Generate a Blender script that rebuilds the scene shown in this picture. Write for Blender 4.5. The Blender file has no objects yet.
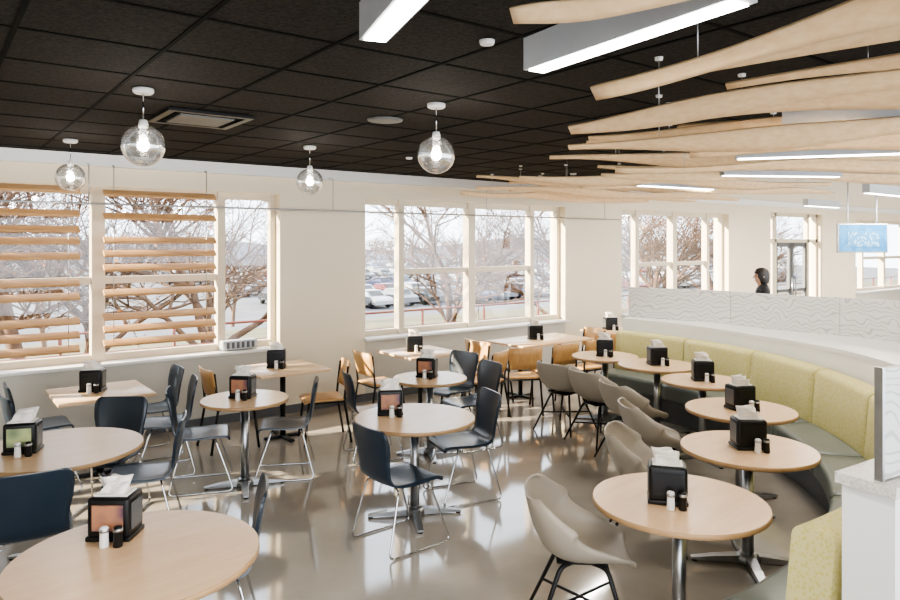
import bpy, bmesh, math, random
from mathutils import Vector, Matrix
random.seed(7)
S=bpy.context.scene
COL=S.collection
PI=math.pi
# ---------------------------------------------------------------- materials
def new(name):
    m=bpy.data.materials.new(name); m.use_nodes=True
    nt=m.node_tree; return m,nt,nt.nodes['Principled BSDF']
def mat(name,c,r=.5,m=0,c2=None,scale=5,stretch=(1,1,1),bump=0,coat=0,spec=.5,detail=4,lo=.35,hi=.65,rvar=0):
    M,nt,b=new(name)
    b.inputs['Roughness'].default_value=r; b.inputs['Metallic'].default_value=m
    b.inputs['Coat Weight'].default_value=coat; b.inputs['Specular IOR Level'].default_value=spec
    if c2 is None: c2=tuple(x*.9 for x in c)
    tc=nt.nodes.new('ShaderNodeTexCoord'); mp=nt.nodes.new('ShaderNodeMapping'); nz=nt.nodes.new('ShaderNodeTexNoise')
    mp.inputs['Scale'].default_value=stretch; nz.inputs['Scale'].default_value=scale; nz.inputs['Detail'].default_value=detail
    cr=nt.nodes.new('ShaderNodeValToRGB')
    cr.color_ramp.elements[0].position=lo; cr.color_ramp.elements[1].position=hi
    cr.color_ramp.elements[0].color=(*c,1); cr.color_ramp.elements[1].color=(*c2,1)
    L=nt.links.new
    L(tc.outputs['Object'],mp.inputs[0]); L(mp.outputs[0],nz.inputs['Vector']); L(nz.outputs['Fac'],cr.inputs[0]); L(cr.outputs[0],b.inputs['Base Color'])
    if rvar:
        mr=nt.nodes.new('ShaderNodeMapRange'); mr.inputs[3].default_value=r; mr.inputs[4].default_value=r+rvar
        L(nz.outputs['Fac'],mr.inputs[0]); L(mr.outputs[0],b.inputs['Roughness'])
    if bump:
        bp=nt.nodes.new('ShaderNodeBump'); bp.inputs['Strength'].default_value=bump; bp.inputs['Distance'].default_value=.01
        L(nz.outputs['Fac'],bp.inputs['Height']); L(bp.outputs[0],b.inputs['Normal'])
    return M
def emis(name,c,s):
    M,nt,b=new(name); b.inputs['Base Color'].default_value=(*c,1)
    b.inputs['Emission Color'].default_value=(*c,1); b.inputs['Emission Strength'].default_value=s
    return M
def glassy(name,tint=(1,1,1),k=.06,blend=.3,rim=.7,rough=.03):
    M=bpy.data.materials.new(name); M.use_nodes=True; nt=M.node_tree; nt.nodes.clear()
    o=nt.nodes.new('ShaderNodeOutputMaterial'); mx=nt.nodes.new('ShaderNodeMixShader'); t=nt.nodes.new('ShaderNodeBsdfTransparent'); g=nt.nodes.new('ShaderNodeBsdfGlossy')
    t.inputs[0].default_value=(*tint,1); g.inputs['Roughness'].default_value=rough
    lw=nt.nodes.new('ShaderNodeLayerWeight'); lw.inputs[0].default_value=blend
    mr=nt.nodes.new('ShaderNodeMapRange'); mr.inputs[3].default_value=k; mr.inputs[4].default_value=rim
    L=nt.links.new; L(lw.outputs['Facing'],mr.inputs[0]); L(mr.outputs[0],mx.inputs[0]); L(t.outputs[0],mx.inputs[1]); L(g.outputs[0],mx.inputs[2]); L(mx.outputs[0],o.inputs[0])
    return M
def voro(name,c,c2,scale,r=.6,feature='F1',stretch=(1,1,1),lo=.3,hi=.5):
    M=mat(name,c,r,c2=c2,stretch=stretch,lo=lo,hi=hi); nt=M.node_tree
    cr=[n for n in nt.nodes if n.type=='VALTORGB'][0]; mp=[n for n in nt.nodes if n.type=='MAPPING'][0]
    v=nt.nodes.new('ShaderNodeTexVoronoi'); v.feature=feature; v.inputs['Scale'].default_value=scale
    nt.links.new(mp.outputs[0],v.inputs['Vector']); nt.links.new(v.outputs['Distance'],cr.inputs[0])
    return M
M_floor=mat('polished_concrete',(.325,.29,.245),.05,c2=(.41,.375,.325),scale=1.3,detail=9,spec=1.0,rvar=.06)
M_wall=mat('wall_paint_cream',(.78,.69,.53),.6,c2=(.75,.66,.50),scale=.6)
M_wallg=mat('wall_paint_grey',(.58,.55,.48),.6,c2=(.54,.51,.44),scale=.6)
M_white=mat('white_paint',(.80,.79,.76),.45,c2=(.77,.76,.74),scale=1)
M_tile=mat('black_acoustic_tile',(.010,.0088,.008),.9,c2=(.036,.031,.027),scale=55,detail=6,bump=.5,lo=.3,hi=.8,spec=.15)
M_grid=mat('black_grid_metal',(.004,.004,.004),.9,c2=(.005,.005,.005),spec=.1)
M_ceilw=mat('white_acoustic_tile',(.80,.77,.70),.8,c2=(.74,.71,.65),scale=30)
M_frame=mat('cream_window_frame',(.66,.58,.44),.4,c2=(.62,.54,.41))
M_glass=glassy('window_glass',(.95,.97,.99),.03,.3,.12)
M_globe=glassy('globe_glass',(.95,.96,.97),.34,.5,.95,.12)
M_maple=mat('maple_laminate',(.78,.55,.34),.28,c2=(.73,.49,.28),scale=3,stretch=(1,9,9),detail=6,spec=.5)
M_mapedge=mat('maple_edge',(.42,.26,.13),.45,c2=(.36,.22,.10),scale=6)
M_slat=mat('plywood_slat',(.84,.62,.38),.5,c2=(.75,.52,.29),scale=3,stretch=(6,6,18),detail=6)
M_blind=mat('stained_wood_blade',(.60,.36,.17),.5,c2=(.50,.28,.12),scale=4,stretch=(1,8,20))
M_steel=mat('brushed_steel',(.45,.46,.47),.3,1,c2=(.40,.41,.42),scale=20)
M_chrome=mat('chrome',(.62,.63,.64),.15,1,c2=(.56,.57,.58))
M_greym=mat('grey_metal_paint',(.12,.125,.13),.45,.2,c2=(.10,.105,.11))
M_navy=mat('navy_plastic',(.014,.025,.040),.28,c2=(.017,.030,.047),scale=2,spec=.6)
M_shell=mat('warm_grey_plastic',(.34,.30,.24),.42,c2=(.32,.28,.225),scale=2)
M_black=mat('black_plastic',(.006,.006,.0065),.35,c2=(.009,.009,.009),spec=.3)
M_ply=mat('chair_plywood',(.62,.36,.14),.4,c2=(.52,.29,.11),scale=4,stretch=(8,1,2))
M_vinyl=mat('sage_vinyl',(.15,.17,.155),.30,c2=(.175,.195,.175),scale=3,spec=.5)
M_fab=voro('chartreuse_fabric',(.53,.47,.14),(.60,.55,.26),55,.75,stretch=(1,1,1),lo=.25,hi=.5)
M_wave=mat('wave_panel',(.74,.74,.73),.4); 
nt=M_wave.node_tree; cr=[n for n in nt.nodes if n.type=='VALTORGB'][0]; mp=[n for n in nt.nodes if n.type=='MAPPING'][0]; bs=nt.nodes['Principled BSDF']
wv=nt.nodes.new('ShaderNodeTexWave'); wv.bands_direction='Z'; wv.inputs['Scale'].default_value=6; wv.inputs['Distortion'].default_value=10; wv.inputs['Detail'].default_value=0; wv.inputs['Detail Scale'].default_value=1.3
nt.links.new(mp.outputs[0],wv.inputs['Vector']); nt.links.new(wv.outputs['Fac'],cr.inputs[0])
cr.color_ramp.elements[0].position=0.02; cr.color_ramp.elements[1].position=.22
cr.color_ramp.elements[0].color=(.42,.41,.40,1); cr.color_ramp.elements[1].color=(.64,.63,.60,1)
bp=nt.nodes.new('ShaderNodeBump'); bp.inputs['Strength'].default_value=.2; nt.links.new(wv.outputs['Fac'],bp.inputs['Height']); nt.links.new(bp.outputs[0],bs.inputs['Normal'])
M_cap=mat('speckled_stone_cap',(.66,.63,.58),.3,c2=(.48,.45,.41),scale=90,detail=3)
M_terr=mat('terrace_paving',(.16,.15,.13),.9,c2=(.20,.19,.17),scale=2)
M_napkin=mat('paper_napkin',(.86,.82,.76),.8,c2=(.82,.78,.72))
M_ad=voro('printed_card',(.05,.03,.08),(.38,.18,.10),14,.4,lo=.1,hi=.7)
M_ad2=voro('printed_card_green',(.03,.08,.07),(.40,.45,.20),11,.4,lo=.1,hi=.7)
M_lamp=emis('lamp_diffuser',(1,.97,.92),9)
M_bulb=emis('bulb_glow',(1,.9,.75),70)
M_alum=mat('white_lamp_housing',(.50,.52,.55),.4,c2=(.46,.48,.51))
M_bark=mat('tree_bark',(.075,.042,.026),.9,c2=(.12,.07,.045),scale=3)
M_bark2=mat('tree_bark_far',(.13,.085,.06),.9,c2=(.17,.115,.085),scale=3)
M_leaf=mat('dry_leaf',(.30,.10,.03),.8,c2=(.38,.17,.05),scale=2)
M_asph=mat('asphalt',(.09,.092,.10),.9,c2=(.12,.12,.13),scale=.3)
M_grass=mat('winter_grass',(.085,.08,.035),.95,c2=(.13,.11,.06),scale=.4)
M_hill=mat('distant_woodland',(.13,.14,.17),.95,c2=(.20,.20,.23),scale=.12,stretch=(1,1,2),detail=8)
M_carg=mat('car_glass',(.03,.035,.04),.1,c2=(.03,.035,.04))
CARS=[mat('car_paint_%d'%i,c,.25,.3,c2=c) for i,c in enumerate([(.18,.19,.21),(.36,.37,.38),(.03,.035,.04),(.14,.025,.025),(.04,.05,.10)])]
M_rail=mat('rust_red_rail',(.16,.035,.02),.5,c2=(.13,.03,.02))
M_skin=mat('skin',(.45,.27,.19),.5,c2=(.43,.25,.18)); M_hair=mat('dark_hair',(.012,.01,.009),.5,c2=(.02,.016,.014),scale=40); M_jack=mat('black_jacket',(.006,.006,.009),.7,c2=(.010,.010,.014),scale=10)
M_blue=mat('sign_blue',(.02,.15,.34),.4,c2=(.04,.21,.42),scale=9,lo=.45,hi=.55)
M_signw=voro('sign_print',(.28,.46,.58),(.05,.19,.36),30,.4,lo=.2,hi=.5)

# ---------------------------------------------------------------- mesh builder
class MB:
    def __init__(s): s.v=[];s.f=[];s.m=[];s.s=[];s.mats=[]
    def mi(s,m):
        if m not in s.mats: s.mats.append(m)
        return s.mats.index(m)
    def add(s,vs,fs,m,smooth=False):
        o=len(s.v); s.v+= [tuple(v) for v in vs]; k=s.mi(m)
        for f in fs: s.f.append(tuple(i+o for i in f)); s.m.append(k); s.s.append(smooth)
    def box(s,c,d,m,rz=0,rx=0,ry=0):
        R=Matrix.Rotation(rz,3,'Z')@Matrix.Rotation(rx,3,'X')@Matrix.Rotation(ry,3,'Y'); c=Vector(c)
        vs=[c+R@Vector((sx*d[0]/2,sy*d[1]/2,sz*d[2]/2)) for sx in(-1,1) for sy in(-1,1) for sz in(-1,1)]
        s.add(vs,[(0,1,3,2),(4,6,7,5),(0,4,5,1),(2,3,7,6),(0,2,6,4),(1,5,7,3)],m)
    def b2(s,a,b,m): s.box([(a[i]+b[i])/2 for i in range(3)],[abs(b[i]-a[i]) for i in range(3)],m)
    def rbox(s,c,d,r,m,seg=2,rz=0,rx=0,taper=None):
        bm=bmesh.new(); bmesh.ops.create_cube(bm,size=1)
        for v in bm.verts:
            v.co=Vector((v.co.x*d[0],v.co.y*d[1],v.co.z*d[2]))
            if taper and v.co.z>0: v.co.x*=taper; v.co.y*=taper
        bmesh.ops.bevel(bm,geom=bm.edges[:],offset=r,segments=seg,profile=.6,affect='EDGES')
        R=Matrix.Rotation(rz,3,'Z')@Matrix.Rotation(rx,3,'X'); c=Vector(c)
        bm.verts.index_update()
        s.add([c+R@v.co for v in bm.verts],[[v.index for v in f.verts] for f in bm.faces],m,True); bm.free()
    def tube(s,pts,r,m,n=8,cap=True):
        pts=[Vector(p) for p in pts]; N=len(pts)
        rs=r if isinstance(r,(list,tuple)) else [r]*N
        if len(rs)<N: rs=list(rs)+[rs[-1]]*(N-len(rs))
        vs=[];fs=[]; up=None
        for i,p in enumerate(pts):
            t=(pts[min(i+1,N-1)]-pts[max(i-1,0)])
            t=t.normalized() if t.length>1e-9 else Vector((0,0,1))
            if up is None:
                up=Vector((0,0,1)) if abs(t.z)<.9 else Vector((1,0,0))
            a=(up-t*up.dot(t)).normalized(); up=a; b=t.cross(a)
            for k in range(n):
                q=2*PI*k/n; vs.append(p+(a*math.cos(q)+b*math.sin(q))*rs[i])
        for i in range(N-1):
            for k in range(n):
                fs.append((i*n+k,i*n+(k+1)%n,(i+1)*n+(k+1)%n,(i+1)*n+k))
        if cap: fs.append(tuple(range(n-1,-1,-1))); fs.append(tuple((N-1)*n+k for k in range(n)))
        s.add(vs,fs,m,True)
    def lathe(s,prof,m,n=32,c=(0,0,0),smooth=True):
        vs=[];fs=[];N=len(prof)
        for r,z in prof:
            for k in range(n):
                q=2*PI*k/n; vs.append((c[0]+r*math.cos(q),c[1]+r*math.sin(q),c[2]+z))
        for i in range(N-1):
            for k in range(n): fs.append((i*n+k,i*n+(k+1)%n,(i+1)*n+(k+1)%n,(i+1)*n+k))
        if prof[0][0]>1e-4: fs.append(tuple(range(n-1,-1,-1)))
        if prof[-1][0]>1e-4: fs.append(tuple((N-1)*n+k for k in range(n)))
        s.add(vs,fs,m,smooth)
    def shell(s,g,t,m):
        R=len(g);C=len(g[0]); nm=[[None]*C for _ in range(R)]
        for i in range(R):
            for j in range(C):
                a=g[min(i+1,R-1)][j]-g[max(i-1,0)][j]; b=g[i][min(j+1,C-1)]-g[i][max(j-1,0)]
                n=a.cross(b); nm[i][j]=n.normalized() if n.length>1e-12 else Vector((0,0,1))
        vs=[g[i][j]+nm[i][j]*t/2 for i in range(R) for j in range(C)]+[g[i][j]-nm[i][j]*t/2 for i in range(R) for j in range(C)]
        o=R*C; fs=[]
        for i in range(R-1):
            for j in range(C-1):
                a=i*C+j; fs.append((a,a+C,a+C+1,a+1)); fs.append((o+a,o+a+1,o+a+C+1,o+a+C))
        s.add(vs,fs,m,True)
        ef=[]
        for i in range(R-1):
            ef.append((i*C,o+i*C,o+(i+1)*C,(i+1)*C)); a=i*C+C-1; ef.append((a,a+C,o+a+C,o+a))
        for j in range(C-1):
            ef.append((j,j+1,o+j+1,o+j)); a=(R-1)*C+j; ef.append((a,o+a,o+a+1,a+1))
        k=len(s.v)-len(vs); s.f+= [tuple(x+k for x in f) for f in ef]; s.m+=[s.mi(m)]*len(ef); s.s+=[False]*len(ef)
    def arc(s,prof,th0,th1,n,m,c,rf=None,smooth=False):
        vs=[];fs=[];K=None
        for i in range(n+1):
            th=math.radians(th0+(th1-th0)*i/n); P=prof(math.degrees(th)) if callable(prof) else prof; K=len(P)
            for r,z in P: vs.append((c[0]+r*math.cos(th),c[1]+r*math.sin(th),z))
        for i in range(n):
            for k in range(K): fs.append((i*K+k,i*K+(k+1)%K,(i+1)*K+(k+1)%K,(i+1)*K+k))
        s.add(vs,fs,m,smooth)
        o=len(s.v)-len(vs); q=s.mi(m)
        s.f.append(tuple(o+k for k in range(K-1,-1,-1))); s.f.append(tuple(o+n*K+k for k in range(K))); s.m+=[q,q]; s.s+=[False,False]
    def mesh(s,name):
        me=bpy.data.meshes.new(name); me.from_pydata(s.v,[],s.f)
        for m in s.mats: me.materials.append(m)
        me.polygons.foreach_set('material_index',s.m); me.polygons.foreach_set('use_smooth',s.s); me.update()
        bm=bmesh.new(); bm.from_mesh(me); bmesh.ops.recalc_face_normals(bm,faces=bm.faces[:]); bm.to_mesh(me); bm.free()
        return me
    def obj(s,name,loc=(0,0,0),rz=0,parent=None): return place(s.mesh(name),name,loc,rz,parent)
def place(me,name,loc=(0,0,0),rz=0,parent=None):
    o=bpy.data.objects.new(name,me); o.location=loc; o.rotation_euler=(0,0,rz); COL.objects.link(o)
    if parent: o.parent=parent
    return o
def face(dx,dy): return math.atan2(-dx,dy)
def cr(P,n):
    out=[];N=len(P)
    for i in range(N-1):
        p0=P[max(i-1,0)];p1=P[i];p2=P[i+1];p3=P[min(i+2,N-1)]
        for k in range(n):
            t=k/n
            out.append(tuple(.5*((2*b)+(-a+c)*t+(2*a-5*b+4*c-d)*t*t+(-a+3*b-3*c+d)*t**3) for a,b,c,d in zip(p0,p1,p2,p3)))
    out.append(tuple(P[-1])); return out
def bend(pts,r=.04,n=5):
    P=[Vector(p) for p in pts]; out=[P[0]]
    for i in range(1,len(P)-1):
        a=P[i-1]-P[i]; b=P[i+1]-P[i]; q=min(r,a.length*.45,b.length*.45)
        A=P[i]+a.normalized()*q; B=P[i]+b.normalized()*q
        for k in range(n+1):
            t=k/n; out.append(A*(1-t)**2+P[i]*2*t*(1-t)+B*t*t)
    out.append(P[-1]); return out

# ---------------------------------------------------------------- room shell
CH=3.03; WY=8.1; YS=-4
b=MB(); b.b2((-7.2,YS,-.1),(26.2,8.45,0),M_floor); b.obj('floor')
b=MB(); b.b2((-7.2,YS+1,CH),(9.15,8.45,CH+.1),M_tile); b.b2((9.15,YS+1,CH),(26.2,8.45,CH+.1),M_ceilw); b.obj('ceiling')
b=MB()
k=-7.0
while k<9.1: b.b2((k-.010,YS+1,CH-.005),(k+.010,WY,CH+.002),M_grid); k+=.61
k=WY-.3
while k>YS+1: b.b2((-7,k-.010,CH-.004),(9.15,k+.010,CH+.002),M_grid); k-=.61
b.obj('ceiling_grid')
OP=[(-5.45,-1.6,.83,2.70),(-.5,3.5,.83,2.70),(4.7,8.5,.83,2.70),(9.94,13.35,.83,2.70),(15.0,17.4,0,2.79),(19.2,23.2,.83,2.70)]
b=MB(); x=-7.2
for (a,c,z0,z1) in OP:
    b.b2((x,WY,0),(a,WY+.35,CH),M_wall)
    if z0>0: b.b2((a,WY,0),(c,WY+.35,z0),M_wallg)
    b.b2((a,WY,z1),(c,WY+.35,CH),M_wall); x=c
b.b2((x,WY,0),(26.2,WY+.35,CH),M_wall); b.obj('wall_north')
b=MB(); b.b2((-7.2,YS,0),(-7.0,WY,CH),M_wall); b.obj('wall_west_sunblock')  # unseen wall, added to keep low sun from flooding the open west side
b=MB(); b.b2((26,YS,0),(26.2,WY,CH),M_wall); b.obj('wall_east')
b=MB(); b.b2((-7,WY-.10,2.90),(26,WY-.001,CH-.006),M_white); b.obj('trim_1')
b=MB()
b.b2((-7,WY-.02,0),(14.95,WY-.001,.10),M_greym); b.b2((17.45,WY-.02,0),(26,WY-.001,.10),M_greym); b.obj('baseboard_north')
for i,(a,c,z0,z1) in enumerate(OP):
    if z0==0: continue
    b=MB(); Y=WY+.17
    def vb(x,w,d=.09,zz=(z0,z1)): b.b2((x-w/2,Y-d/2,zz[0]),(x+w/2,Y+d/2,zz[1]),M_frame)
    def hb(xa,xb,z,w=.06,d=.08): b.b2((xa,Y-d/2,z-w/2),(xb,Y+d/2,z+w/2),M_frame)
    W=c-a; n=.17*W
    xs=[a,a+n,(a+c)/2,c-n,c]
    vb(a+.035,.07); vb(c-.035,.07); vb(xs[1],.09,.12); vb(xs[2],.13,.14); vb(xs[3],.09,.12)
    hb(a,c,z0+.04,.08); hb(a,c,z1-.04,.08)
    for q in (1,2): hb(xs[q],xs[q+1],1.70,.075)
    b.b2((a,Y-.006,z0),(c,Y+.006,z1),M_glass)
    b.obj('window_%d'%(i+1))
    b=MB(); b.rbox(((a+c)/2,WY+.02,z0-.012),(W+.06,.22,.035),.008,M_white); b.obj('trim_%d'%(i+2))
b=MB(); a,c=15.0,17.4; Y=WY+.17
for x,w in ((a+.04,.08),(c-.04,.08),((a+c)/2-.75,.08),((a+c)/2+.75,.08)): b.b2((x-w/2,Y-.05,0),(x+w/2,Y+.05,2.79),M_frame)
for z in (2.15,2.75): b.b2((a,Y-.05,z-.04),(c,Y+.05,z+.04),M_frame)
for s in (-1,1):
    cx=(a+c)/2+s*.365
    for x in (cx-.31,cx+.31): b.b2((x-.045,Y-.03,.02),(x+.045,Y+.03,2.1),M_greym)
    for z,h in ((.12,.2),(1.0,.07),(2.06,.1)): b.b2((cx-.31,Y-.03,z-h/2),(cx+.31,Y+.03,z+h/2),M_greym)
    b.tube([(cx-s*.28,Y-.09,.8),(cx-s*.28,Y-.09,1.3)],.015,M_steel)
b.b2((a,Y-.006,0),(c,Y+.006,2.79),M_glass); b.obj('door_1')

b=MB(); b.tube([(-6.9,7.86,2.50),(9.6,7.86,2.50)],.011,M_steel,8)
for x in (-4,-1,1.35,4.1,6.6,9.2): b.tube([(x,7.86,2.5),(x,7.86,2.90),(x,WY-.05,2.93)],.005,M_steel,6)
b.obj('hanging_rail')
HS=[2.62,2.38,2.13,1.99,1.84,1.58,1.33,1.20,1.055]; HS2=[2.64,2.40,2.24,2.12,1.97,1.70,1.56,1.31,1.17,1.03]
for (xa,xb,H) in ((1.50,2.66,HS),(.0,1.28,HS2),(-3.3,-2.1,HS)):
    b=MB(); Y=7.95
    for h in H: b.rbox(((xa+xb)/2,Y,h),(xb-xa,.10,.026),.006,M_blind,rx=.6)
    for x in (xa+.1,xb-.1):
        b.tube([(x,Y,H[-1]-.05),(x,Y,2.90)],.004,M_steel,6)
        b.tube([(x,Y,2.895),(x,WY-.05,2.93)],.008,M_steel,6)
    b.obj('wooden_blade_screen')
b=MB(); b.rbox((3.0,WY+.04,.90),(.42,.13,.11),.015,M_alum); 
for k in range(6): b.box((3.0-.15+k*.06,WY-.028,.90),(.03,.01,.07),M_greym)
b.obj('sill_heater')
b=MB(); b.rbox((4.35,WY-.012,.42),(.08,.02,.12),.004,M_white); b.box((4.35,WY-.024,.44),(.03,.006,.02),M_black); b.box((4.35,WY-.024,.40),(.03,.006,.02),M_black); b.obj('wall_outlet')

# ---------------------------------------------------------------- ceiling devices
b=MB(); b.b2((-.3,-.3,-.02),(.3,-.25,0),M_black); b.b2((-.3,.25,-.02),(.3,.3,0),M_black); b.b2((-.3,-.25,-.02),(-.25,.25,0),M_black); b.b2((.25,-.25,-.02),(.3,.25,0),M_black)
b.b2((-.19,-.19,-.025),(.19,.19,-.008),M_greym); b.b2((-.22,-.22,-.015),(.22,.22,-.004),M_grid); b.obj('air_diffuser',(1.64,5.24,CH-.006))
b=MB(); b.lathe([(.001,-.012),(.10,-.014),(.13,-.01),(.135,0)],M_greym); sp=b.mesh('ceiling_speaker'); place(sp,'ceiling_speaker',(2.77,4.48,CH-.005)); place(sp,'ceiling_speaker',(-.9,4.0,CH-.005))
b=MB(); b.lathe([(.001,-.02),(.03,-.02),(.034,-.014),(.036,0)],M_white); sm=b.mesh('smoke_detector'); place(sm,'smoke_detector',(2.06,2.45,CH-.005)); place(sm,'smoke_detector',(4.2,6.3,CH-.005))

def lampobj(kind,name,loc,e,col=(1,.93,.82),rz=0,**k):
    l=bpy.data.lights.new(name,kind); l.energy=e; l.color=col
    for a,v in k.items(): setattr(l,a,v)
    o=bpy.data.objects.new(name,l); o.location=loc; o.rotation_euler=(0,0,rz); COL.objects.link(o); return o
def globe():
    b=MB(); R=.125; zc=2.69-CH
    b.lathe([(.001,-.03),(.05,-.03),(.06,-.02),(.06,0)],M_white,24)
    b.tube([(0,0,-.03),(0,0,zc+R+.03)],.004,M_chrome,8)
    b.lathe([(.001,R+.03),(.022,R+.028),(.028,R+.0),(.026,R-.02),(.001,R-.025)],M_white,24,(0,0,zc))
    b.lathe([(.02,R-.02),(.016,.03),(.001,.03)],M_chrome,12,(0,0,zc))
    b.lathe([(.001,-.035)]+[(.033*math.sin(q*PI/8),-.033*math.cos(q*PI/8)-.0) for q in range(1,8)]+[(.001,.034)],M_bulb,16,(0,0,zc))
    b.lathe([(max(.001,R*math.sin(q*PI/24)),-R*math.cos(q*PI/24)) for q in range(0,24)],M_globe,40,(0,0,zc))
    return b.mesh('globe_pendant_lamp')
G=globe()
for x,y in ((1.06,4.46),(1.06,7.04),(2.96,6.15),(2.73,3.77),(-1.2,5.6)):
    place(G,'globe_pendant_lamp',(x,y,CH-.005)); lampobj('POINT','globe_bulb_light',(x,y,2.69-.07),8,shadow_soft_size=.03)
def linear(L):
    b=MB(); b.b2((-.045,0,.0),(.045,L,.12),M_alum); b.b2((-.035,.02,-.006),(.035,L-.02,-.0005),M_lamp)
    for y in (.2,L-.2):
        b.tube([(0,y,.12),(0,y,CH-2.75-.01)],.003,M_steel,6); b.lathe([(.001,-.02),(.04,-.02),(.045,0)],M_white,16,(0,y,CH-2.75-.006))
    return b.mesh('linear_pendant_light')
LM=linear(1.22); LS=linear(.92)
C=Vector((3.2,5.5,0))
def lin(x,y,a,e=14,L=1.22):
    place(LM if L>1 else LS,'linear_pendant_light',(x,y,2.75),a)
    lampobj('AREA','linear_tube_light',(x-math.sin(a)*L/2,y+math.cos(a)*L/2,2.738),e,(1,.92,.83),a,shape='RECTANGLE',size=.07,size_y=L-.07)
lin(1.16,1.95,face(-.28,-.96)); lin(1.85,1.93,face(-.10,-1),14,.92); lin(-.6,1.9,PI)
for th,r in ((-76,3.5),(-54,3.1),(-30,3.4),(-8,3.3),(14,3.6)):
    t=math.radians(th); lin(C.x+r*math.cos(t),C.y+r*math.sin(t),face(math.cos(t),math.sin(t)))
for x,y in ((11,4),(13.5,6),(16,4),(19,6),(13,1),(18,2)): lin(x,y,1.57,45)

# wooden ceiling slats fanning out over the banquette
SP=[(2.25,1.98,-95),(2.85,2.68,-81),(3.5,3.15,-68),(4.07,3.62,-56),(4.5,4.2,-44),(4.8,4.9,-32),(5.1,5.7,-18),(5.3,6.5,-8),(5.6,7.18,-3)]
rr=random.Random(3)
def slat(x,y,deg,L,h,ph,wd):
    b=MB(); n=44; g=[]; t=math.radians(deg); d=Vector((math.cos(t),math.sin(t),0)); s=Vector((-d.y,d.x,0)); O=Vector((x,y,0))
    for i in range(n+1):
        u=i/n
        w=wd*min(1,.4+2.0*min(u,1-u))*(1+.32*math.sin(2*PI*(u*2.1+ph)))
        tw=.85+.15*math.sin(2*PI*(u*1.3+ph)); c=O+d*L*u+Vector((0,0,h+.018*math.sin(2*PI*(u*1.8+ph*1.7))))
        ax=s*math.cos(tw)-Vector((0,0,1))*math.sin(tw)
        g.append([c+ax*w*q for q in (-.5,-.17,.17,.5)])
    b.shell(g,.014,M_slat)
    for u in (.15,.5,.85):
        q=g[int(u*n)][1]; b.tube([q,(q.x,q.y,CH-.008)],.002,M_steel,5)
        b.lathe([(.001,-.015),(.02,-.015),(.022,0)],M_white,10,(q.x,q.y,CH-.007))
    b.obj('wood_ceiling_slat')
slat(1.42,1.57,-72,1.5,2.77,.2,.09)
SC=cr(SP,3)
for i,(x,y,a) in enumerate(SC):
    if i==1: continue
    q=[.0,.75,.9,.0,1.1,.45,-.15][i%7]*.8 ; t=math.radians(a)
    slat(x+q*math.cos(t),y+q*math.sin(t),a,rr.uniform(3.6,4.8),[2.74,2.84,2.87,2.75,2.89,2.80][i%6]+rr.uniform(-.02,.02),rr.random(),rr.uniform(.11,.14) if i<9 else rr.uniform(.09,.12))

# ---------------------------------------------------------------- banquette + partition
def rprof(r0,r1,z0,z1,rad=.03,lean=0):
    P=[]
    for cx,cz,a0 in ((r1-rad,z0+rad,-90),(r1-rad,z1-rad,0),(r0+rad,z1-rad,90),(r0+rad,z0+rad,180)):
        for k in range(5):
            a=math.radians(a0+k*22.5); z=cz+rad*math.sin(a); P.append((cx+rad*math.cos(a)+lean*(z-z0),z))
    return P
b=MB(); T0,T1=-95,7
b.arc([(3.80,0),(4.27,0),(4.27,.28),(3.80,.28)],T0,T1,60,M_greym,C)
nseg=7; dt=(T1-T0)/nseg
for k in range(nseg):
    a=T0+dt*k; b.arc(rprof(3.68,4.2,.28,.47,.045),a+.12,a+dt-.12,10,M_vinyl,C,smooth=True)
    b.arc(rprof(4.02,4.20,.44,.955,.05,.09),a+.12,a+dt-.12,10,M_fab,C,smooth=True)
b.obj('curved_banquette')
KP=[(-96,4.42),(-75,4.62),(-50,5.0),(-30,5.13),(-10,4.75),(8,4.42)]
def Ro(th):
    for (a,ra),(c,rc) in zip(KP,KP[1:]):
        if th<=c:
            t=max(0,(th-a)/(c-a)); t=t*t*(3-2*t); return ra+(rc-ra)*t
    return KP[-1][1]
def hw(t): return 1.10+.13*min(1,max(0,(-t-20)/60))
b=MB()
b.arc(lambda t:[(4.29,0),(Ro(t)+.06,0),(Ro(t)+.06,hw(t)-.04),(4.29,hw(t)-.04)],-95.4,7.5,70,M_white,C)
b.arc(lambda t:[(4.275,hw(t)-.04),(Ro(t)+.075,hw(t)-.04),(Ro(t)+.075,hw(t)),(4.275,hw(t))],-95.7,-88,6,M_cap,C)
b.arc(lambda t:[(4.285,hw(t)-.04),(Ro(t)+.065,hw(t)-.04),(Ro(t)+.065,hw(t)),(4.285,hw(t))],-88,7.6,60,M_white,C)
P=[-95.2,-72,-52,-38,-24,-9,7.3]
for a,c in zip(P,P[1:]):
    b.arc(lambda t:[(Ro(t)-.012,hw(t)+.005),(Ro(t)+.012,hw(t)+.005),(Ro(t)+.012,hw(t)+.41),(Ro(t)-.012,hw(t)+.41)],a+.05,c-.05,16,M_wave,C)
t=math.radians(-95.25); b.box((C.x+Ro(-95)*math.cos(t),C.y+Ro(-95)*math.sin(t),1.435),(.03,.016,.42),M_steel,rz=t)
b.obj('curved_partition_wall')

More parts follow.
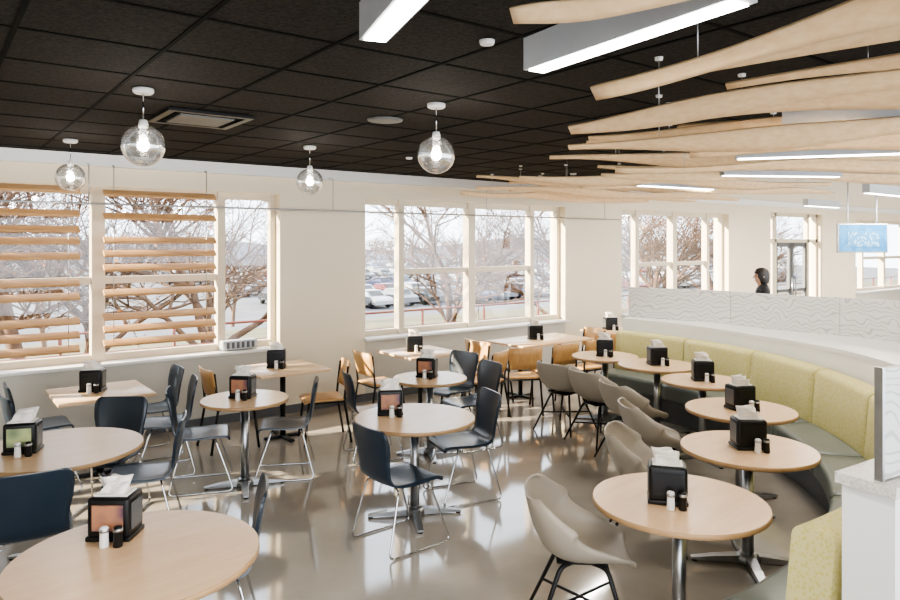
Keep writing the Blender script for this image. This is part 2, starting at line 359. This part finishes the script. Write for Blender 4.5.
# ---------------------------------------------------------------- tables
def roundtable(D):
    b=MB(); R=D/2
    b.lathe([(.001,.728),(R-.012,.728)],M_mapedge,56); b.lathe([(R-.012,.728),(R,.733),(R,.752),(R-.004,.757)],M_mapedge,56)
    b.lathe([(R-.004,.757),(.001,.758)],M_maple,56,smooth=False)
    b.lathe([(.036,.03),(.036,.70)],M_steel,20); b.lathe([(.16,.728),(.16,.715),(.05,.695),(.036,.66)],M_greym,20)
    b.lathe([(.001,.075),(.05,.075),(.075,.05),(.08,.02),(.07,.012)],M_steel,24)
    for k in range(4):
        a=PI/4+k*PI/2; d=Vector((math.cos(a),math.sin(a),0)); s=Vector((-d.y,d.x,0)); L=.36*min(1,R/.4)
        vs=[]
        for u,w,z in ((.03,.035,.062),(L*.6,.028,.045),(L,.022,.024)):
            vs+= [d*u+s*w+Vector((0,0,z)),d*u-s*w+Vector((0,0,z)),d*u-s*w+Vector((0,0,.012)),d*u+s*w+Vector((0,0,.012))]
        b.add(vs,[(0,1,5,4),(1,2,6,5),(2,3,7,6),(3,0,4,7),(4,5,9,8),(5,6,10,9),(6,7,11,10),(7,4,8,11),(8,9,10,11),(3,2,1,0)],M_steel)
        p=d*(L-.02); b.lathe([(.02,0),(.02,.014)],M_black,10,(p.x,p.y,0))
    return b.mesh('round_dining_table')
T92=roundtable(.93);T74=roundtable(.74);T100=roundtable(1.02); T84=roundtable(.85); T78=roundtable(.78); T90=roundtable(.89)
def recttable(w,d):
    b=MB(); b.rbox((0,0,.743),(w,d,.03),.006,M_maple,1)
    for s in ((0,) if w<1 else (-w*.28,w*.28)):
        b.lathe([(.03,.03),(.03,.72)],M_black,16,(s,0,0)); b.rbox((s,0,.02),(.06,.5,.03),.01,M_black,1); b.rbox((s,0,.02),(.42,.06,.03),.01,M_black,1); b.box((s,0,.722),(.25,.25,.012),M_black)
    return b.mesh('square_dining_table')
RT=recttable(.78,.75); RT2=recttable(1.35,.75)
def holder(kind):
    b=MB(); w,d,h=.19,.15,.19
    b.rbox((0,0,.012),(w+.01,d+.01,.022),.006,M_black)
    b.rbox((0,0,h/2+.01),(w,d,h-.01),.018,M_black,3)
    for s in (-1,1):
        b.box((0,s*(d/2+.001),h/2+.012),(w-.05,.006,h-.075),[M_ad2,M_ad,M_black][kind])
    for s in (-1,1): b.box((s*(w/2+.001),0,h/2+.012),(.006,d-.05,h-.07),M_greym)
    b.box((0,0,h+.006),(w-.04,d-.05,.012),M_napkin)
    r=random.Random(kind+5)
    for k in range(5):
        a=r.uniform(-.6,.6); g=[]
        for i in range(6):
            u=i/5; g.append([Vector(((q-.5)*.12*(1-.15*u)+a*.06*u,-.035+k*.017+.03*u*u*math.sin(a*5)+.014*math.sin(q*6+k),h+.01+u*(.05+.025*(k%2)))) for q in (0,.2,.4,.6,.8,1)])
        b.shell(g,.002,M_napkin)
    return b.mesh('napkin_dispenser')
NH=[holder(0),holder(1),holder(2)]
def shaker(m,name):
    b=MB(); b.lathe([(.001,0),(.019,0),(.021,.006),(.018,.06),(.020,.07),(.020,.078),(.016,.09),(.001,.093)],m,16); b.lathe([(.0212,.068),(.0212,.082)],M_steel,16); return b.mesh(name)
SH=[shaker(M_black,'pepper_shaker'),shaker(M_white,'salt_shaker')]
def dress(x,y,top,rz,k):
    place(NH[k],'napkin_dispenser',(x,y,top),rz)
    c,s=math.cos(rz),math.sin(rz)
    for i,(u,v) in enumerate(((.068,-.12),(.010,-.127))):
        place(SH[i],['pepper_shaker','salt_shaker'][i],(x+u*c-v*s,y+u*s+v*c,top))
ZT=.7585
TB=[(6.50,5.55,T78),(6.49,4.80,T84),(6.10,3.98,T78),(5.29,3.11,T84),(4.33,2.49,T84),(3.16,2.20,T90),
    (3.04,4.48,T92),(2.23,5.90,T74),(.72,5.22,T100),(.74,3.22,T100),(4.05,5.70,T74)]
OFF=[(0,0)]*5+[(-.06,.03),(-.1,.2),(0,.05),(-.2,.03),(-.03,.27),(0,.05)]
KD=[2,2,2,2,2,2,1,1,0,1,1]
for i,(x,y,t) in enumerate(TB):
    place(t,'round_dining_table',(x,y,0),.15*(i%4)); dress(x+OFF[i][0],y+OFF[i][1],ZT,-.65+.12*((i*3)%5-2),KD[i])
for x,y,t in ((1.29,6.98,RT),(3.11,7.12,RT),(4.93,7.15,RT),(6.9,7.05,RT2),(8.55,7.1,RT),(10.2,7.0,RT)):
    place(t,'square_dining_table',(x,y,0)); dress(x-.05,y+.05,ZT,-.5,2)

# ---------------------------------------------------------------- chairs
def navychair():
    b=MB()
    prof=cr([(.235,.425,.19,.0),(.215,.452,.205,.004),(.10,.452,.215,.008),(-.05,.442,.215,.012),(-.165,.452,.20,.014),(-.215,.50,.185,.016),(-.235,.58,.185,.022),(-.255,.69,.205,.03),(-.272,.79,.21,.025),(-.28,.835,.19,.018),(-.281,.848,.165,.012)],4)
    g=[];N=len(prof)
    for i,(y,z,w,l) in enumerate(prof):
        a=prof[max(i-1,0)];c=prof[min(i+1,N-1)]; t=Vector((0,c[0]-a[0],c[1]-a[1])).normalized()
        n=Vector((0,abs(t.z),abs(t.y)))
        g.append([Vector((w*q,y,z))+n*l*abs(q)**2 for q in (-1,-.8,-.55,-.28,0,.28,.55,.8,1)])
    b.shell(g,.013,M_navy)
    for s in (-1,1):
        b.tube(bend([(s*.10,.10,.435),(s*.19,.12,.435),(s*.235,.27,.009),(s*.235,-.25,.009),(s*.19,-.14,.433),(s*.10,-.12,.435)],.05),.0075,M_chrome,8)
    b.tube([(-.12,.10,.435),(.12,.10,.435)],.0075,M_chrome,8); b.tube([(-.12,-.12,.435),(.12,-.12,.435)],.0075,M_chrome,8)
    return b.mesh('sled_base_chair')
NC=navychair()
for x,y,dx,dy in ((2.69,4.16,1,.05),(3.60,4.60,-1,.25),(1.93,6.14,1,-.35),(2.66,6.0,-1,.5),
    (1.78,6.72,-1,.2),(1.82,7.35,-1,0),(.86,7.3,1,0),(.80,6.8,1,.1),
    (1.27,5.33,-.93,.36),(1.15,5.95,-.5,-.7),(.50,4.68,.1,1),(.15,5.45,1,-.2),
    (1.18,3.60,-.93,.36),(.22,3.6,1,-.3),(3.55,5.98,1,-.3),(4.55,5.68,-1,.1),(4.75,6.3,-1,-.2)):
    place(NC,'sled_base_chair',(x,y,0),face(dx,dy))
def bucket():
    b=MB()
    prof=cr([(.25,.425,.17,.015),(.235,.445,.205,.035),(.13,.44,.25,.085),(-.0,.432,.28,.145),(-.11,.445,.30,.195),(-.19,.495,.31,.215),(-.24,.58,.308,.20),(-.268,.66,.29,.155),(-.285,.73,.25,.105),(-.292,.765,.20,.07)],5)
    g=[];N=len(prof); Q=[-1+k/9 for k in range(19)]; ns=[]
    for i,(y,z,w,l) in enumerate(prof):
        a=prof[max(i-1,0)];c=prof[min(i+1,N-1)]; t=Vector((0,c[0]-a[0],c[1]-a[1])).normalized(); ns.append(Vector((0,abs(t.z),abs(t.y))))
    for i,(y,z,w,l) in enumerate(prof):
        n=Vector((0,0,0)); 
        for k in range(-9,10): n+=ns[min(N-1,max(0,i+k))]*(10-abs(k))
        n.normalize()
        g.append([Vector((w*math.sin(q*1.45)/math.sin(1.45),y,z))+n*l*abs(q)**2.4 for q in Q])
    b.shell(g,.012,M_shell)
    for sx in (-1,1):
        b.tube(bend([(sx*.05,.0,.415),(sx*.12,.13,.40),(sx*.25,.25,.0)],.04),[.013]*7+[.009],M_black,8)
        b.tube(bend([(sx*.05,.0,.415),(sx*.12,-.11,.40),(sx*.25,-.27,.0)],.04),[.013]*7+[.009],M_black,8)
    b.tube([(-.18,.19,.19),(.18,-.19,.19)],.008,M_black,8); b.tube([(.18,.19,.19),(-.18,-.19,.19)],.008,M_black,8)
    b.rbox((0,0,.412),(.2,.26,.02),.006,M_black,1)
    return b.mesh('bucket_chair')
BC=bucket()
for i,(x,y,t) in enumerate(TB[:6]):
    d=Vector((x-C.x,y-C.y,0)).normalized(); p=C+d*[2.62,2.58,2.55,2.52,2.55,2.66][i]
    if i==5: p=Vector((2.84,2.60,0))
    place(BC,'bucket_chair',(p.x,p.y,0),face(d.x,d.y)+[.15,.1,.2,.25,.3,.85][i])
def woodchair():
    b=MB()
    g=[[Vector((x,y,.45+.10*(abs(x)**2)+(-.02 if y>.17 else 0)*((y-.17)/.05))) for x in (-.21,-.14,-.07,0,.07,.14,.21)] for y in (.22,.17,.05,-.08,-.2)]
    b.shell(g,.014,M_ply)
    g=[[Vector((x,-.20-.06*(z-.55)/.3-(.03-.7*x*x),z)) for x in (-.21,-.14,-.07,0,.07,.14,.21)] for z in (.56,.64,.74,.83)]
    b.shell(g,.013,M_ply)
    for s in (-1,1):
        b.tube([(s*.19,.17,.445),(s*.215,.22,0)],[.015,.012],M_black,8)
        b.tube(bend([(s*.20,-.235,.80),(s*.20,-.195,.44),(s*.215,-.27,0)],.03),.013,M_black,8)
        b.tube([(s*.195,.17,.43),(s*.20,-.2,.43)],.011,M_black,8)
    b.tube([(-.19,.17,.43),(.19,.17,.43)],.011,M_black,8); b.tube([(-.2,-.2,.43),(.2,-.2,.43)],.011,M_black,8)
    return b.mesh('plywood_chair')
WC=woodchair()
for x,y,dx,dy in ((3.42,6.80,-1,.3),(2.55,7.15,1,0),(4.36,7.15,1,0),(5.5,6.98,-1,0),(6.02,7.1,1,0),(6.5,6.4,.1,1),(7.1,6.4,.1,1),(5.97,6.45,.5,.9),(7.78,7.05,-1,0),(7.95,6.6,1,.3),(9.12,7.1,-1,0),(8.6,6.45,0,1),(9.65,7.0,1,0),(10.77,7.0,-1,0),(5.35,6.45,-.4,.9)):
    place(WC,'plywood_chair',(x,y,0),face(dx,dy))

b=MB(); b.rbox((0,0,0),(.70,.05,.42),.008,M_alum,1); b.box((0,-.027,0),(.66,.006,.38),M_blue); b.box((-.0,-.032,-.01),(.44,.004,.22),M_signw)
b.tube([(-.2,0,.2),(-.2,0,CH-2.17-.003)],.012,M_alum); b.tube([(.2,0,.2),(.2,0,CH-2.17-.003)],.012,M_alum)
b.obj('hanging_display_sign',(10.75,4.45,2.17),-.70)

# ---------------------------------------------------------------- person
per=bpy.data.objects.new('standing_person',None); COL.objects.link(per); per.location=(10.06,5.56,0); per.rotation_euler=(0,0,face(-.6,.8))
V=[];E=[];Rr=[]
def vv(x,y,z,r,p=None):
    V.append((x,y,z));Rr.append(r); i=len(V)-1
    if p is not None:E.append((p,i))
    return i
pel=vv(0,0,.95,.15); ab=vv(0,.01,1.1,.135,pel); ch=vv(0,0,1.28,.155,ab); nk0=vv(0,-.01,1.42,.10,ch); nk=vv(0,.01,1.49,.055,nk0)
for s in (-1,1):
    sh=vv(s*.17,-.01,1.39,.07,nk0); el=vv(s*.24,-.04,1.12,.047,sh); wr=vv(s*.25,.08,.88,.03,el); pm=vv(s*.25,.11,.82,.028,wr)
    for k in range(4):
        a=vv(s*(.25),.09+k*.018,.765,.009,pm); a=vv(s*.242,.095+k*.018,.74-.006*(k%3),.008,a)
    a=vv(s*.235,.15,.82,.010,pm); vv(s*.228,.165,.79,.009,a)
    hp=vv(s*.09,0,.90,.10,pel); kn=vv(s*.10,.03+s*.06,.50,.062,hp); an=vv(s*.10,-.01+s*.10,.09,.042,kn); vv(s*.11,.14+s*.10,.035,.04,an)
me=bpy.data.meshes.new('body'); me.from_pydata(V,E,[]); me.materials.append(M_jack)
bo=bpy.data.objects.new('body',me); COL.objects.link(bo); bo.parent=per
sk=bo.modifiers.new('skin','SKIN'); sk.use_smooth_shade=True
for i,d_ in enumerate(me.skin_vertices[0].data): d_.radius=(Rr[i],Rr[i]*(.78 if i<4 else 1))
me.skin_vertices[0].data[0].use_root=True
sb=bo.modifiers.new('sub','SUBSURF'); sb.levels=1; sb.render_levels=2
b=MB()
prof=[(.001,-.125),(.035,-.118),(.055,-.09),(.068,-.04),(.076,.02),(.075,.06),(.055,.10),(.025,.118),(.001,.122)]
b.lathe(prof,M_skin,20)
b.v=[(x*.98,y*1.2,z) for x,y,z in b.v]
b.tube([(0,.088,.03),(0,.112,-.015),(0,.09,-.022)],[.007,.013,.008],M_skin,8)
for s in (-1,1):
    b.lathe([(.001,-.01),(.009,-.005),(.009,.005),(.001,.01)],M_black,8,(s*.03,.083,.012)); b.tube([(s*.075,.0,.03),(s*.083,-.01,.0),(s*.075,0,-.03)],[.008,.012,.006],M_skin,8)
b.tube([(-.022,.085,-.055),(0,.09,-.056),(.022,.085,-.055)],.005,M_skin,6)
b.tube([(0,-.01,-.16),(0,0,-.07)],.052,M_skin,12)
b.obj('head',(0,.02,1.595),.3,per)
b=MB(); b.lathe([(.05,-.13),(.084,-.08),(.092,.0),(.088,.06),(.068,.11),(.03,.133),(.001,.137)],M_hair,20)
b.v=[(x,y*1.2-.018,z+ (0.0 if y<.02 else .075*min(1,(y-.02)/.05)*(1 if z<.05 else .1))) for x,y,z in b.v]
b.obj('hair',(0,.02,1.595),.3,per)

# ---------------------------------------------------------------- exterior
b=MB()
b.b2((-30,8.46,-.35),(60,11.5,-.15),M_terr); b.obj('terrace_ground')
b=MB()
vs=[(-80,11.5,-.3),(160,11.5,-.3),(160,42,-3.2),(-80,42,-3.2),(160,170,-2.2),(-80,170,-2.2)]
b.add(vs[:4],[(0,1,2,3)],M_grass); b.add([vs[3],vs[2],vs[4],vs[5]],[(0,1,2,3)],M_asph); b.obj('parking_lot_ground')
b=MB(); n=60; rr=random.Random(5); vs=[]
for i in range(n+1):
    x=-90+i*6; h=2.2+1.2*math.sin(i*.35)+1*math.sin(i*.13+1)+rr.uniform(-.3,.3)
    vs+=[(x,150+10*math.sin(i*.2),-3),(x,158+10*math.sin(i*.2),h)]
b.add(vs,[(2*i,2*i+2,2*i+3,2*i+1) for i in range(n)],M_hill,True); b.obj('distant_hill')
b=MB(); Y=10.8
for z in (.25,.55,.85): b.tube([(-12,Y,z),(40,Y,z)],.02,M_rail,6)
x=-12
while x<40: b.tube([(x,Y,-.15),(x,Y,.87)],.025,M_rail,6); x+=1.5
b.obj('terrace_railing')
b=MB(); rr=random.Random(11)
def car(x,y,z,m,fl):
    s=-1 if fl else 1
    def X(u,w,h): return (x+w,y+s*u,z+h)
    L=2.2;W=.88
    pr=[(-L,.35),(-L,.75),(-1.9,.92),(-1.5,.95),(-1.05,1.38),(.45,1.40),(1.05,.95),(1.95,.82),(L,.65),(L,.35)]
    vs=[X(u,-W if h<1 else -W*.8,h) for u,h in pr]+[X(u,W if h<1 else W*.8,h) for u,h in pr]; K=len(pr)
    fs=[(k,(k+1)%K,(k+1)%K+K,k+K) for k in range(K)]+[tuple(range(K)),tuple(range(2*K-1,K-1,-1))]
    b.add(vs,fs,m)
    for (a,c) in (((-1.45,1.0),(-1.08,1.34)),((.50,1.34),(1.0,1.0))):
        o=.03 if a[0]>0 else -.03
        b.add([X(a[0]+o,-.62,a[1]),X(a[0]+o,.62,a[1]),X(c[0]+o,.62,c[1]),X(c[0]+o,-.62,c[1])],[(0,1,2,3)],M_carg)
    for w in (-1,1):
        b.add([X(-1.3,w*W*.93,1.0),X(.85,w*W*.93,1.0),X(.4,w*W*.84,1.32),X(-1.0,w*W*.84,1.32)],[(0,1,2,3)],M_carg)
        for u in (-1.35,1.35): b.tube([X(u,w*W*.8,.33),X(u,w*W*1.02,.33)],.33,M_black,10)
for y in (50,56,66,72,84,90,102,108):
    x=24.0
    while x<y*1.9:
        if rr.random()<.88: car(x,y+rr.uniform(-.3,.3),-3.2+.0078*(y-42),rr.choice(CARS[:3]+CARS),rr.random()<.5)
        x+=2.7
b.obj('parked_cars')
def tree(seed,H,leafy=0,depth=6,bark=M_bark):
    r=random.Random(seed); b=MB()
    def br(p,d,L,rad,k):
        n=3; pts=[p];rs=[rad]; q=p.copy(); dd=d.copy()
        for i in range(n):
            dd=(dd+Vector((r.uniform(-1,1),r.uniform(-1,1),r.uniform(-.6,.8)))*.17).normalized(); q=q+dd*L/n; pts.append(q.copy()); rs.append(rad*(1-.4*(i+1)/n))
        b.tube(pts,rs,bark,3 if k<3 else 6,False)
        if k==0:
            if leafy and r.random()<leafy:
                u=Vector((r.uniform(-1,1),r.uniform(-1,1),r.uniform(-1,1)))*.05; w=Vector((r.uniform(-1,1),r.uniform(-1,1),r.uniform(-1,1)))*.05
                b.add([q,q+u,q+u+w,q+w],[(0,1,2,3)],M_leaf)
            return
        for j in range(3 if k<depth-1 else 5):
            t=r.uniform(.35,1) if j else 1
            base=pts[min(n,max(1,round(t*n)))]
            ax=Vector((r.uniform(-1,1),r.uniform(-1,1),r.uniform(-.35,.6)))
            nd=(dd*.75+ax*.85).normalized()
            br(base,nd,L*r.uniform(.6,.85),rad*r.uniform(.48,.68),k-1)
    br(Vector((0,0,0)),Vector((0,0,1)),H*.30,H*.017,depth)
    return b.mesh('bare_tree')
TR=[tree(1,8.5,.35),tree(2,8,.25),tree(3,9,.05)]; TF=[tree(4,9,0,5,M_bark2),tree(5,8,0,5,M_bark2)]
for k,(x,y,z,q) in enumerate(((1.5,14.5,-1.0,0),(5.2,15.5,-1.2,1),(-2.0,15,-1,2),(3.2,19,-1.8,2),(7.2,22,-2,0),(.2,18.5,-1.6,1),(15.4,20.5,-1.9,2),(19.5,19,-1.8,1),(24,18,-1.6,0),(27,20,-1.8,2),(32,20,-1.8,1),(36,21,-1.8,0),(20.5,27,-2.2,0))):
    place(TR[q],'bare_tree',(x,y,z),k*1.3)
rr=random.Random(21)
for k in range(30):
    x=rr.uniform(-20,40) if k%2 else rr.uniform(60,190); y=rr.uniform(34,44) if k%2 and x<16 else rr.uniform(118,135); place(TF[k%2],'bare_tree',(x,y,-2.9),k)
# ---------------------------------------------------------------- light
w=bpy.data.worlds.new('World'); S.world=w; w.use_nodes=True
bg=w.node_tree.nodes['Background']; bg.inputs[0].default_value=(.88,.93,1,1); bg.inputs[1].default_value=3.7
sd=bpy.data.lights.new('sun','SUN'); sd.energy=20; sd.angle=.01; sd.color=(1,.82,.58)
so=bpy.data.objects.new('sun',sd); COL.objects.link(so); so.location=(-20,20,15)
so.rotation_euler=Vector((.86,-.36,-.36)).to_track_quat('-Z','Y').to_euler()
S.view_settings.exposure=.88
try: S.view_settings.look='AgX - Medium High Contrast'
except Exception as e: print(e)
# ---------------------------------------------------------------- camera
cd=bpy.data.cameras.new('camera'); cd.lens=28; cd.sensor_width=36; cd.shift_y=-57/900; cd.clip_end=500
co=bpy.data.objects.new('camera',cd); COL.objects.link(co); co.location=(0,0,2.1); co.rotation_euler=(PI/2,0,-math.radians(37.03))
S.camera=co
